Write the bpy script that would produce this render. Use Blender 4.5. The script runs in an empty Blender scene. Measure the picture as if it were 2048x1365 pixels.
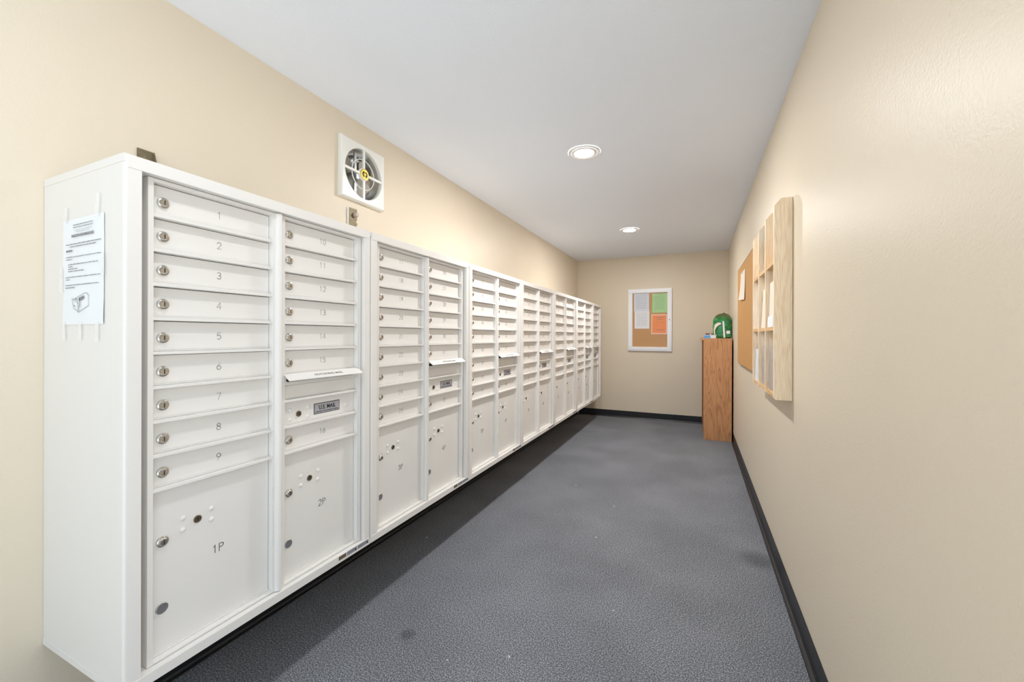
import bpy, bmesh, math, random
from mathutils import Matrix, Vector

random.seed(7)
SC = bpy.context.scene
COL = SC.collection

# ------------------------------------------------------------------ camera, world, exposure
XW, XR, YB, ZC = -1.6315, 0.3794, 6.0152, 2.3025      # left wall, right wall, far wall, ceiling
YN = 0.35                                            # the open (entrance) end behind the camera
CZ = 1.1741
F_PX, HY, YAW, ROLL = 814.526, 671.66, 0.4244, -0.0026

cam = bpy.data.cameras.new('camera')
cam.sensor_fit = 'HORIZONTAL'
cam.sensor_width = 36.0
cam.lens = F_PX / 2048 * 36.0
cam.shift_y = -(682.5 - HY) / 2048
cam.clip_start = 0.02
cam_o = bpy.data.objects.new('camera', cam)
COL.objects.link(cam_o)
cam_o.matrix_world = (Matrix.Translation((0, 0, CZ)) @ Matrix.Rotation(YAW, 4, 'Z')
                      @ Matrix.Rotation(math.pi / 2, 4, 'X') @ Matrix.Rotation(-ROLL, 4, 'Z'))
SC.camera = cam_o

w = bpy.data.worlds.new('overcast_sky')
SC.world = w
w.use_nodes = True
bg = w.node_tree.nodes['Background']
bg.inputs[0].default_value = (0.76, 0.89, 1.0, 1)
bg.inputs[1].default_value = 1.35

sun = bpy.data.lights.new('sun', 'SUN')
sun.energy = 17.0
sun.angle = 0.0095
sun_o = bpy.data.objects.new('sun', sun)
COL.objects.link(sun_o)
sun_o.rotation_euler = (0, math.radians(-40), 0)      # high, passing along the open front: lights the paving outside

SC.view_settings.view_transform = 'Standard'
SC.view_settings.look = 'None'
SC.view_settings.gamma = 1.0
SC.view_settings.use_curve_mapping = False
SC.view_settings.exposure = -0.06
LAMP = 660.0                                           # radiance of the downlight discs
SC.cycles.use_denoising = True
SC.cycles.max_bounces = 12
SC.cycles.diffuse_bounces = 8
SC.cycles.sample_clamp_indirect = 8.0


# ------------------------------------------------------------------ materials
def srgb(r, g, b):
    def f(c):
        c /= 255.0
        return c / 12.92 if c <= 0.04045 else ((c + 0.055) / 1.055) ** 2.4
    return (f(r), f(g), f(b), 1.0)


def mat(name, col, rough=0.5, metal=0.0, var=0.0, vscale=3.0, bump=0.0, bscale=200.0, bdist=0.001,
        spec=0.5, coat=0.0, detail=2.0):
    m = bpy.data.materials.new(name)
    m.use_nodes = True
    nt = m.node_tree
    b = nt.nodes['Principled BSDF']
    b.inputs['Base Color'].default_value = col
    b.inputs['Roughness'].default_value = rough
    b.inputs['Metallic'].default_value = metal
    b.inputs['Specular IOR Level'].default_value = spec
    b.inputs['Coat Weight'].default_value = coat
    geo = nt.nodes.new('ShaderNodeNewGeometry')
    if var > 0:
        n = nt.nodes.new('ShaderNodeTexNoise')
        n.inputs['Scale'].default_value = vscale
        n.inputs['Detail'].default_value = 4
        nt.links.new(geo.outputs['Position'], n.inputs['Vector'])
        mx = nt.nodes.new('ShaderNodeMix')
        mx.data_type = 'RGBA'
        d = [max(0, c * (1 - var)) for c in col[:3]] + [1]
        l = [min(1, c * (1 + var)) for c in col[:3]] + [1]
        mx.inputs[6].default_value = d
        mx.inputs[7].default_value = l
        nt.links.new(n.outputs['Fac'], mx.inputs[0])
        nt.links.new(mx.outputs[2], b.inputs['Base Color'])
    if bump > 0:
        n2 = nt.nodes.new('ShaderNodeTexNoise')
        n2.inputs['Scale'].default_value = bscale
        n2.inputs['Detail'].default_value = detail
        nt.links.new(geo.outputs['Position'], n2.inputs['Vector'])
        bp = nt.nodes.new('ShaderNodeBump')
        bp.inputs['Strength'].default_value = bump
        bp.inputs['Distance'].default_value = bdist
        nt.links.new(n2.outputs['Fac'], bp.inputs['Height'])
        nt.links.new(bp.outputs['Normal'], b.inputs['Normal'])
    return m


def ramp(nt, stops):
    r = nt.nodes.new('ShaderNodeValToRGB')
    e = r.color_ramp.elements
    e[0].position, e[0].color = stops[0]
    e[1].position, e[1].color = stops[-1]
    for p, c in stops[1:-1]:
        k = e.new(p)
        k.color = c
    return r


def carpet_mat():
    m = mat('carpet', (0.1, 0.1, 0.11, 1), rough=0.95, spec=0.1)
    nt = m.node_tree
    b = nt.nodes['Principled BSDF']
    geo = nt.nodes.new('ShaderNodeNewGeometry')
    n = nt.nodes.new('ShaderNodeTexNoise')
    n.inputs['Scale'].default_value = 215
    n.inputs['Detail'].default_value = 5
    n.inputs['Roughness'].default_value = 0.8
    nt.links.new(geo.outputs['Position'], n.inputs['Vector'])
    r = ramp(nt, [(0.36, (0.028, 0.031, 0.038, 1)), (0.50, (0.152, 0.161, 0.186, 1)), (0.64, (0.60, 0.62, 0.67, 1))])
    nt.links.new(n.outputs['Fac'], r.inputs[0])
    # broad wear
    n3 = nt.nodes.new('ShaderNodeTexNoise')
    n3.inputs['Scale'].default_value = 2.2
    n3.inputs['Detail'].default_value = 3
    nt.links.new(geo.outputs['Position'], n3.inputs['Vector'])
    r3 = ramp(nt, [(0.35, (0.86, 0.86, 0.86, 1)), (0.65, (1.06, 1.06, 1.06, 1))])
    nt.links.new(n3.outputs['Fac'], r3.inputs[0])
    mul = nt.nodes.new('ShaderNodeMix')
    mul.data_type = 'RGBA'
    mul.blend_type = 'MULTIPLY'
    mul.inputs[0].default_value = 1
    nt.links.new(r.outputs[0], mul.inputs[6])
    nt.links.new(r3.outputs[0], mul.inputs[7])
    out = mul.outputs[2]
    # three old spill stains
    for (sx, sy, rad, dark) in ((-1.028, 1.288, 0.045, 0.62), (0.30, 2.48, 0.13, 0.62), (-0.86, 3.12, 0.10, 0.86)):
        d = nt.nodes.new('ShaderNodeVectorMath')
        d.operation = 'DISTANCE'
        d.inputs[1].default_value = (sx, sy, 0)
        nt.links.new(geo.outputs['Position'], d.inputs[0])
        mr = nt.nodes.new('ShaderNodeMapRange')
        mr.interpolation_type = 'SMOOTHSTEP'
        mr.inputs[1].default_value = rad * 0.2
        mr.inputs[2].default_value = rad
        mr.inputs[3].default_value = dark
        mr.inputs[4].default_value = 1.0
        nt.links.new(d.outputs['Value'], mr.inputs[0])
        mm = nt.nodes.new('ShaderNodeMix')
        mm.data_type = 'RGBA'
        mm.blend_type = 'MULTIPLY'
        mm.inputs[0].default_value = 1
        nt.links.new(out, mm.inputs[6])
        nt.links.new(mr.outputs[0], mm.inputs[7])
        out = mm.outputs[2]
    nt.links.new(out, b.inputs['Base Color'])
    bp = nt.nodes.new('ShaderNodeBump')
    bp.inputs['Strength'].default_value = 0.25
    bp.inputs['Distance'].default_value = 0.003
    nt.links.new(n.outputs['Fac'], bp.inputs['Height'])
    nt.links.new(bp.outputs['Normal'], b.inputs['Normal'])
    return m


def oak_mat(name, light, dark, scale=1.0, axis='Z', rough=0.45, pore=0.80):
    m = mat(name, light, rough=rough)
    nt = m.node_tree
    b = nt.nodes['Principled BSDF']
    geo = nt.nodes.new('ShaderNodeNewGeometry')
    mp = nt.nodes.new('ShaderNodeMapping')
    sc = {'Z': (9, 9, 0.9), 'Y': (9, 0.9, 9)}[axis]
    mp.inputs['Scale'].default_value = [s * scale for s in sc]
    nt.links.new(geo.outputs['Position'], mp.inputs['Vector'])
    n = nt.nodes.new('ShaderNodeTexNoise')
    n.inputs['Scale'].default_value = 1.0
    n.inputs['Detail'].default_value = 2
    n.inputs['Distortion'].default_value = 0.4
    nt.links.new(mp.outputs[0], n.inputs['Vector'])
    mu = nt.nodes.new('ShaderNodeMath')
    mu.operation = 'MULTIPLY'
    mu.inputs[1].default_value = 16
    nt.links.new(n.outputs['Fac'], mu.inputs[0])
    fr = nt.nodes.new('ShaderNodeMath')
    fr.operation = 'FRACT'
    nt.links.new(mu.outputs[0], fr.inputs[0])
    r = ramp(nt, [(0.0, dark), (0.22, light), (0.8, light), (1.0, dark)])
    nt.links.new(fr.outputs[0], r.inputs[0])
    mp2 = nt.nodes.new('ShaderNodeMapping')
    sc2 = {'Z': (420, 420, 14), 'Y': (420, 14, 420)}[axis]
    mp2.inputs['Scale'].default_value = sc2
    nt.links.new(geo.outputs['Position'], mp2.inputs['Vector'])
    n2 = nt.nodes.new('ShaderNodeTexNoise')
    n2.inputs['Scale'].default_value = 1
    n2.inputs['Detail'].default_value = 2
    nt.links.new(mp2.outputs[0], n2.inputs['Vector'])
    r2 = ramp(nt, [(0.38, (pore, pore * 0.98, pore * 0.94, 1)), (0.56, (1.04, 1.04, 1.04, 1))])
    nt.links.new(n2.outputs['Fac'], r2.inputs[0])
    mul = nt.nodes.new('ShaderNodeMix')
    mul.data_type = 'RGBA'
    mul.blend_type = 'MULTIPLY'
    mul.inputs[0].default_value = 1
    nt.links.new(r.outputs[0], mul.inputs[6])
    nt.links.new(r2.outputs[0], mul.inputs[7])
    nt.links.new(mul.outputs[2], b.inputs['Base Color'])
    return m


def emit_mat(name, col, strength):
    m = bpy.data.materials.new(name)
    m.use_nodes = True
    nt = m.node_tree
    nt.nodes.remove(nt.nodes['Principled BSDF'])
    e = nt.nodes.new('ShaderNodeEmission')
    e.inputs[0].default_value = col
    e.inputs[1].default_value = strength
    nt.links.new(e.outputs[0], nt.nodes['Material Output'].inputs[0])
    return m


def clear_mat(name, tint, amount, rough=0.05):
    """thin see-through sheet: clear with a little gloss and haze"""
    m = bpy.data.materials.new(name)
    m.use_nodes = True
    nt = m.node_tree
    b = nt.nodes['Principled BSDF']
    b.inputs['Base Color'].default_value = tint
    b.inputs['Roughness'].default_value = rough
    b.inputs['Alpha'].default_value = amount
    return m


M = {
    'wall': mat('tan_wall_paint', srgb(225, 213, 193), rough=0.42, var=0.03, vscale=1.5, bump=0.30, bscale=170,
                bdist=0.0022, spec=0.35),
    'ceiling': mat('white_ceiling_paint', (0.815, 0.87, 0.96, 1), rough=0.8, bump=0.35, bscale=140, bdist=0.002, spec=0.2),
    'carpet': carpet_mat(),
    'concrete': mat('pale_concrete', (0.55, 0.54, 0.52, 1), rough=0.9, var=0.08, vscale=2.0),
    'base': mat('black_rubber', (0.014, 0.015, 0.018, 1), rough=0.38, bump=0.2, bscale=90, bdist=0.002, var=0.5, vscale=25),
    'cream': mat('cream_powder_coat', (0.800, 0.785, 0.765, 1), rough=0.38, bump=0.05, bscale=900, bdist=0.0004),
    'dark': mat('dark_gap', (0.03, 0.028, 0.026, 1), rough=0.8),
    'chrome': mat('chrome_lock', (0.56, 0.54, 0.51, 1), rough=0.26, metal=1.0),
    'bronze': mat('bronze_lock', (0.20, 0.165, 0.12, 1), rough=0.35, metal=0.9),
    'steel': mat('brushed_steel', (0.50, 0.51, 0.52, 1), rough=0.34, metal=1.0),
    'engrave': mat('engraved_grey', (0.43, 0.415, 0.39, 1), rough=0.7),
    'engrave_dark': mat('engraved_dark_grey', (0.12, 0.115, 0.11, 1), rough=0.7),
    'plate': mat('silver_plate', (0.46, 0.47, 0.53, 1), rough=0.42, metal=0.4, var=0.1, vscale=400),
    'ink': mat('black_ink', (0.012, 0.012, 0.014, 1), rough=0.6),
    'ink_grey': mat('grey_ink', (0.25, 0.25, 0.26, 1), rough=0.8),
    'sticker': mat('grey_blue_sticker', (0.20, 0.215, 0.27, 1), rough=0.4, var=0.3, vscale=300),
    'sticker_brown': mat('brown_sticker', (0.14, 0.105, 0.07, 1), rough=0.4, var=0.3, vscale=300),
    'paper': mat('white_paper', (0.83, 0.86, 0.90, 1), rough=0.6),
    'paper_blue': mat('bluish_paper', (0.70, 0.74, 0.84, 1), rough=0.6),
    'paper_cream': mat('cream_paper', (0.84, 0.76, 0.66, 1), rough=0.6),
    'paper_green': mat('green_paper', (0.40, 0.68, 0.30, 1), rough=0.6),
    'paper_orange': mat('orange_paper', (0.90, 0.27, 0.055, 1), rough=0.6),
    'paper_pink': mat('pale_pink_sleeve', (0.92, 0.62, 0.55, 1), rough=0.5),
    'brochure_blue': mat('blue_brochure', (0.20, 0.33, 0.52, 1), rough=0.4, var=0.5, vscale=40),
    'brochure_grey': mat('grey_photo_brochure', (0.40, 0.36, 0.36, 1), rough=0.4, var=0.5, vscale=60),
    'brochure_brown': mat('brown_photo_brochure', (0.27, 0.17, 0.14, 1), rough=0.4, var=0.4, vscale=50),
    'tape': clear_mat('clear_tape', (0.95, 0.95, 0.97, 1), 0.35, 0.25),
    'glass': clear_mat('door_glass', (0.9, 0.95, 1.0, 1), 0.035, 0.02),
    'white_metal': mat('white_enamel', (0.90, 0.92, 0.96, 1), rough=0.3),
    'fan_white': mat('fan_white_enamel', (0.82, 0.82, 0.78, 1), rough=0.32),
    'cork': mat('cork', (0.56, 0.30, 0.105, 1), rough=0.85, var=0.25, vscale=160, bump=0.3, bscale=300),
    'cork_edge': mat('board_edge', (0.20, 0.16, 0.11, 1), rough=0.6),
    'oak': oak_mat('red_oak_panel', (0.60, 0.305, 0.140, 1), (0.42, 0.19, 0.080, 1)),
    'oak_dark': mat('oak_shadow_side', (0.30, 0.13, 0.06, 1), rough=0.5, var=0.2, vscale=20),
    'oak_light': oak_mat('light_oak', (0.95, 0.80, 0.61, 1), (0.88, 0.69, 0.48, 1), scale=1.2, pore=0.90),
    'oak_light_y': oak_mat('light_oak_shelf', (0.78, 0.52, 0.26, 1), (0.68, 0.42, 0.19, 1), scale=0.8, axis='Y'),
    'gold': mat('gold_emblem', (0.80, 0.52, 0.10, 1), rough=0.35, metal=0.85),
    'mirror': mat('polished_chrome', (0.86, 0.85, 0.82, 1), rough=0.14, metal=1.0),
    'blade': mat('grey_enamel_blade', (0.55, 0.53, 0.50, 1), rough=0.35, metal=0.3),
    'old_metal': mat('old_galvanized', (0.20, 0.165, 0.10, 1), rough=0.5, metal=0.4, var=0.5, vscale=70),
    'bolt': mat('painted_bolt', (0.56, 0.45, 0.37, 1), rough=0.5),
    'trim_white': mat('white_lamp_trim', (0.82, 0.82, 0.82, 1), rough=0.4),
    'lamp': emit_mat('lamp_disc', (1.0, 0.975, 0.945, 1), LAMP),
    'lamp_dim': emit_mat('lamp_disc_dim', (1.0, 0.975, 0.945, 1), LAMP * 0.20),
    'lint': mat('white_lint', (0.75, 0.75, 0.73, 1), rough=0.9),
    'blue_box': mat('blue_carton', (0.10, 0.36, 0.74, 1), rough=0.4),
    'white_box': mat('white_carton', (0.72, 0.74, 0.76, 1), rough=0.4, var=0.2, vscale=150),
    'maroon_box': mat('maroon_carton', (0.20, 0.08, 0.11, 1), rough=0.45, var=0.7, vscale=90),
}


def green_wrap():
    m = mat('green_plastic_wrap', (0.01, 0.22, 0.05, 1), rough=0.12, coat=0.6)
    nt = m.node_tree
    b = nt.nodes['Principled BSDF']
    tc = nt.nodes.new('ShaderNodeTexCoord')
    n = nt.nodes.new('ShaderNodeTexNoise')
    n.inputs['Scale'].default_value = 18
    n.inputs['Detail'].default_value = 3
    n.inputs['Distortion'].default_value = 1.2
    nt.links.new(tc.outputs['Object'], n.inputs['Vector'])
    r = ramp(nt, [(0.32, (0.004, 0.075, 0.018, 1)), (0.55, (0.01, 0.24, 0.05, 1)), (0.75, (0.10, 0.46, 0.17, 1))])
    nt.links.new(n.outputs['Fac'], r.inputs[0])
    # printed part ends near the top, where the empty film is olive brown
    sep = nt.nodes.new('ShaderNodeSeparateXYZ')
    nt.links.new(tc.outputs['Object'], sep.inputs[0])
    mr = nt.nodes.new('ShaderNodeMapRange')
    mr.inputs[1].default_value = 0.215
    mr.inputs[2].default_value = 0.265
    nt.links.new(sep.outputs['Z'], mr.inputs[0])
    mx = nt.nodes.new('ShaderNodeMix')
    mx.data_type = 'RGBA'
    mx.inputs[7].default_value = (0.085, 0.115, 0.035, 1)
    nt.links.new(mr.outputs[0], mx.inputs[0])
    nt.links.new(r.outputs[0], mx.inputs[6])
    nt.links.new(mx.outputs[2], b.inputs['Base Color'])
    bp = nt.nodes.new('ShaderNodeBump')
    bp.inputs['Strength'].default_value = 0.8
    bp.inputs['Distance'].default_value = 0.012
    nt.links.new(n.outputs['Fac'], bp.inputs['Height'])
    nt.links.new(bp.outputs['Normal'], b.inputs['Normal'])
    return m


M['green_wrap'] = green_wrap()


# ------------------------------------------------------------------ mesh helpers
class MB:
    """collects boxes, discs, tubes and strokes, then links them as one mesh object"""

    def __init__(s):
        s.v, s.f, s.mi, s.mats, s.smooth = [], [], [], [], []
        s.cur = 0

    def use(s, m):
        if m not in s.mats:
            s.mats.append(m)
        s.cur = s.mats.index(m)
        return s

    def add(s, vs, fs, smooth=False):
        o = len(s.v)
        s.v += [tuple(p) for p in vs]
        for f in fs:
            s.f.append([i + o for i in f])
            s.mi.append(s.cur)
            s.smooth.append(smooth)

    def box(s, x0, x1, y0, y1, z0, z1):
        s.add([(x0, y0, z0), (x1, y0, z0), (x1, y1, z0), (x0, y1, z0), (x0, y0, z1), (x1, y0, z1), (x1, y1, z1), (x0, y1, z1)],
              [(0, 3, 2, 1), (4, 5, 6, 7), (0, 1, 5, 4), (1, 2, 6, 5), (2, 3, 7, 6), (3, 0, 4, 7)])

    def cbox(s, x0, x1, y0, y1, z0, z1, c):
        """box whose +x face has chamfered edges"""
        vs = [(x0, y0, z0), (x0, y1, z0), (x0, y1, z1), (x0, y0, z1),
              (x1 - c, y0, z0), (x1 - c, y1, z0), (x1 - c, y1, z1), (x1 - c, y0, z1),
              (x1, y0 + c, z0 + c), (x1, y1 - c, z0 + c), (x1, y1 - c, z1 - c), (x1, y0 + c, z1 - c)]
        fs = [(0, 3, 2, 1), (8, 9, 10, 11)]
        for i in range(4):
            j = (i + 1) % 4
            fs.append((i, j, 4 + j, 4 + i))
            fs.append((4 + i, 4 + j, 8 + j, 8 + i))
        s.add(vs, fs)

    def prism(s, pts, axis, a, b):
        """polygon pts extruded along axis from a to b; pts are the other two coordinates in xyz order"""
        def mk(p, t):
            if axis == 'x':
                return (t, p[0], p[1])
            if axis == 'y':
                return (p[0], t, p[1])
            return (p[0], p[1], t)
        n = len(pts)
        vs = [mk(p, a) for p in pts] + [mk(p, b) for p in pts]
        fs = [tuple(range(n - 1, -1, -1)), tuple(range(n, 2 * n))]
        for i in range(n):
            j = (i + 1) % n
            fs.append((i, j, n + j, n + i))
        s.add(vs, fs)

    def lathe(s, prof, c, axis='x', n=24, smooth=True, cap0=True, cap1=True, a0=0.0, a1=2 * math.pi):
        """profile of (radius, offset along axis) turned about the axis through c"""
        full = abs(a1 - a0 - 2 * math.pi) < 1e-6
        k = n if full else n + 1
        vs = []
        for r, t in prof:
            for i in range(k):
                a = a0 + (a1 - a0) * i / n
                p, q = r * math.cos(a), r * math.sin(a)
                if axis == 'x':
                    vs.append((c[0] + t, c[1] + p, c[2] + q))
                elif axis == 'y':
                    vs.append((c[0] + p, c[1] + t, c[2] + q))
                else:
                    vs.append((c[0] + p, c[1] + q, c[2] + t))
        fs = []
        for j in range(len(prof) - 1):
            for i in range(n):
                i2 = (i + 1) % k
                fs.append((j * k + i, j * k + i2, (j + 1) * k + i2, (j + 1) * k + i))
        s.add(vs, fs, smooth)
        if full and cap0:
            s.add([vs[i] for i in range(k)], [tuple(range(k))])
        if full and cap1:
            o = (len(prof) - 1) * k
            s.add([vs[o + i] for i in range(k)], [tuple(range(k))])

    def stroke(s, pts, wd, x0, x1, plane='yz', flip=1):
        """thin raised line along a polyline in the yz (facing +x) or xz (facing -y) plane"""
        for (p, q) in zip(pts[:-1], pts[1:]):
            dx, dy = q[0] - p[0], q[1] - p[1]
            L = math.hypot(dx, dy)
            if L < 1e-7:
                continue
            ex, ey = dx / L * wd / 2, dy / L * wd / 2
            nx, ny = -ey, ex
            poly = [(p[0] - ex + nx, p[1] - ey + ny), (p[0] - ex - nx, p[1] - ey - ny),
                    (q[0] + ex - nx, q[1] + ey - ny), (q[0] + ex + nx, q[1] + ey + ny)]
            if plane == 'yz':
                s.prism(poly, 'x', x0, x1)
            else:
                s.prism(poly, 'y', x0, x1)

    def mesh(s, name):
        me = bpy.data.meshes.new(name)
        me.from_pydata(s.v, [], s.f)
        for m in s.mats:
            me.materials.append(m)
        me.polygons.foreach_set('material_index', s.mi)
        me.polygons.foreach_set('use_smooth', s.smooth)
        bm = bmesh.new()
        bm.from_mesh(me)
        bmesh.ops.recalc_face_normals(bm, faces=bm.faces)
        bm.to_mesh(me)
        bm.free()
        me.update()
        return me

    def build(s, name, m=None, parent=None, loc=(0, 0, 0)):
        if not s.mats:
            s.mats.append(m)
        return place(name, s.mesh(name), parent, loc)


def place(name, me, parent=None, loc=(0, 0, 0)):
    o = bpy.data.objects.new(name, me)
    COL.objects.link(o)
    o.location = loc
    if parent:
        o.parent = parent
    return o


def thing(name, label, cat, loc=(0, 0, 0), group=None):
    o = bpy.data.objects.new(name, None)
    o.empty_display_size = 0.05
    COL.objects.link(o)
    o.location = loc
    return tag(o, label, cat, group)


def tag(o, label, cat, group=None):
    o['label'] = label
    o['category'] = cat
    if group:
        o['group'] = group
    return o


def struct(o):
    o['kind'] = 'structure'
    return o


def quad_obj(name, m, boxes):
    b = MB().use(m)
    for bx in boxes:
        b.box(*bx)
    return struct(b.build(name))


_text_cache = {}


def text_mesh(txt, size, m, bold=0.0, depth=0.0002, sx=1.0):
    """flat lettering as a mesh in its own xy plane, centred"""
    key = (txt, size, m.name, bold, sx)
    if key in _text_cache:
        return _text_cache[key]
    cu = bpy.data.curves.new('lettering', 'FONT')
    cu.body = txt
    cu.size = size
    cu.align_x, cu.align_y = 'CENTER', 'CENTER'
    cu.extrude = depth
    cu.offset = bold
    cu.resolution_u = 2
    ob = bpy.data.objects.new('lettering', cu)
    COL.objects.link(ob)
    dg = bpy.context.evaluated_depsgraph_get()
    me = bpy.data.meshes.new_from_object(ob.evaluated_get(dg))
    bpy.data.objects.remove(ob)
    bpy.data.curves.remove(cu)
    for v in me.vertices:
        v.co.x *= sx
    me.materials.clear()
    me.materials.append(m)
    _text_cache[key] = me
    return me


ROT_PX = Matrix(((0, 0, 1, 0), (1, 0, 0, 0), (0, 1, 0, 0), (0, 0, 0, 1)))     # text facing +x, reading along +y
ROT_NY = Matrix(((1, 0, 0, 0), (0, 0, -1, 0), (0, 1, 0, 0), (0, 0, 0, 1)))    # text facing -y, reading along +x


def rotated(me, rot, name):
    m2 = me.copy()
    m2.transform(rot)
    m2.name = name
    return m2


# single-stroke engraved characters on a 0..1 (wide 0.6) grid
def arc(cx, cy, rx, ry, a0, a1, n=7):
    return [(cx + rx * math.cos(math.radians(a0 + (a1 - a0) * i / n)),
             cy + ry * math.sin(math.radians(a0 + (a1 - a0) * i / n))) for i in range(n + 1)]


GLYPH = {
    '0': [arc(0.3, 0.5, 0.28, 0.5, 0, 360, 14)],
    '1': [[(0.16, 0.80), (0.34, 1.0), (0.34, 0.0)]],
    '2': [arc(0.3, 0.72, 0.27, 0.28, 165, -35, 8) + [(0.03, 0.0), (0.6, 0.0)]],
    '3': [arc(0.28, 0.75, 0.25, 0.25, 150, -90, 8) + arc(0.28, 0.26, 0.29, 0.26, 90, -150, 9)],
    '4': [[(0.45, 0.0), (0.45, 1.0), (0.0, 0.30), (0.62, 0.30)]],
    '5': [[(0.54, 1.0), (0.12, 1.0), (0.07, 0.56)] + arc(0.28, 0.33, 0.29, 0.33, 130, -140, 9)],
    '6': [[(0.46, 1.0), (0.10, 0.50)] + arc(0.3, 0.29, 0.28, 0.29, 150, -210, 13)],
    '7': [[(0.02, 1.0), (0.58, 1.0), (0.2, 0.0)]],
    '8': [arc(0.3, 0.76, 0.23, 0.24, -90, 270, 12), arc(0.3, 0.26, 0.28, 0.26, 90, 450, 12)],
    '9': [arc(0.3, 0.71, 0.28, 0.29, -30, 330, 13) + [(0.14, 0.0)]],
    'P': [[(0.05, 0.0), (0.05, 1.0), (0.34, 1.0)] + arc(0.34, 0.76, 0.24, 0.24, 90, -90, 7) + [(0.05, 0.52)]],
}
_num_cache = {}


def number_mesh(txt, h, wd, m):
    key = (txt, h, wd, m.name)
    if key not in _num_cache:
        b = MB().use(m)
        adv = 0.82
        tot = adv * (len(txt) - 1) + 0.6
        for k, ch in enumerate(txt):
            for line in GLYPH[ch]:
                b.stroke([((x + k * adv - tot / 2) * h, (y - 0.5) * h) for x, y in line], wd, -0.0002, 0.0006)
        _num_cache[key] = b.mesh('number')
    return _num_cache[key]


# ------------------------------------------------------------------ the room shell
T = 0.12
FANY, FANZ, FANR = 1.647, 2.027, 0.132
hy0, hy1, hz0, hz1 = FANY - 0.137, FANY + 0.137, FANZ - 0.137, FANZ + 0.137
quad_obj('floor', M['carpet'], [(XW - T, XR + T, YN, YB + T, -0.1, 0.0)])
quad_obj('ceiling', M['ceiling'], [(XW - T, XR + T, YN, YB + T, ZC, ZC + 0.1)])
quad_obj('wall_left', M['wall'], [(XW - T, XW, -1.7, hy0, 0, ZC), (XW - T, XW, hy1, YB + T, 0, ZC),  # unseen stretch out past YN is added to shade the first cabinet's side
                                  (XW - T, XW, hy0, hy1, 0, hz0), (XW - T, XW, hy0, hy1, hz1, ZC)])
quad_obj('ground', M['concrete'], [(-8, 8, -9, YN - 0.002, -0.1, -0.01)])  # unseen paving, added to bounce sunlight up onto the near ceiling
quad_obj('wall_front', M['wall'], [(-8, XW - T - 0.002, YN, YN + 0.2, -0.01, 3.2), (XR + T + 0.002, 8, YN, YN + 0.2, -0.01, 3.2)])
quad_obj('wall_right', M['wall'], [(XR, XR + T, YN, YB + T, 0, ZC)])
quad_obj('wall_back', M['wall'], [(XW, XR, YB, YB + T, 0, ZC)])


def cove(name, side):
    """rubber cove base: upright face, rounded toe on the carpet"""
    h, t, toe = 0.095, 0.004, 0.022
    prof = [(0.0005, 0.0005), (toe, 0.0005), (toe - 0.002, 0.004)] + \
           [(t + 0.014 - 0.014 * math.sin(math.radians(a)), 0.018 - 0.014 * math.cos(math.radians(a))) for a in (20, 45, 70, 90)] + \
           [(t, h - 0.003), (t - 0.002, h), (0.0005, h)]
    b = MB().use(M['base'])
    if side == 'left':
        b.prism([(XW + d, z) for d, z in prof], 'y', YN + 0.01, YB - 0.001)
    elif side == 'right':
        b.prism([(XR - d, z) for d, z in prof], 'y', YN + 0.01, YB - 0.001)
    else:
        b.prism([(YB - d, z) for d, z in prof], 'x', XW + 0.025, XR - 0.025)
    struct(b.build(name))


cove('baseboard_left', 'left')
cove('baseboard_right', 'right')
cove('baseboard_back', 'back')

# ------------------------------------------------------------------ mailbox cabinets
Y0, PITCH = 0.4886, 0.79
ZB, ZT = 0.3243, 1.5970
DEP = 0.4228
H = ZT - ZB
R1, R2 = 0.018, 0.018
XF = DEP - R1                  # front plane of the door frames
XD = XF - R2                   # front plane of the doors
RP = 0.0862                    # one door row
ZTOP = 1.5545 - ZB             # top of the first row, local
CW = 0.3118                    # door opening width
CL = (0.0664, 0.4212)          # left edges of the two door columns
PBOT = 0.3600 - ZB             # bottom of the parcel doors


def row_z(k):
    return ZTOP - RP * k


def lock_mesh():
    b = MB().use(M['chrome'])
    b.lathe([(0.0135, 0.0), (0.0138, 0.0022), (0.0122, 0.0040), (0.0098, 0.0030), (0.0094, 0.0085), (0.0080, 0.0100)],
            (0, 0, 0), 'x', 22, cap0=False)
    b.use(M['ink']).box(0.0098, 0.0103, -0.0011, 0.0011, -0.0055, 0.0055)
    return b.mesh('lock')


def keylock_mesh():
    b = MB().use(M['bronze'])
    b.lathe([(0.0100, 0.0), (0.0100, 0.0020), (0.0085, 0.0032), (0.0078, 0.0018)], (0, 0, 0), 'x', 20, cap0=False)
    b.use(M['ink']).box(0.0016, 0.0024, -0.0011, 0.0011, -0.0048, 0.0048)
    return b.mesh('key_lock')


def rivet_mesh():
    b = MB().use(M['cream'])
    b.lathe([(0.0064, 0.0), (0.0061, 0.0016), (0.0048, 0.0034), (0.0024, 0.0045), (0.0003, 0.0048)], (0, 0, 0), 'x', 14, cap0=False)
    return b.mesh('rivet')


def plug_mesh():
    b = MB().use(M['steel'])
    b.lathe([(0.0138, 0.0), (0.0138, 0.0022), (0.0125, 0.0032), (0.0110, 0.0028)], (0, 0, 0), 'x', 22, cap0=False)
    return b.mesh('plug')


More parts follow.
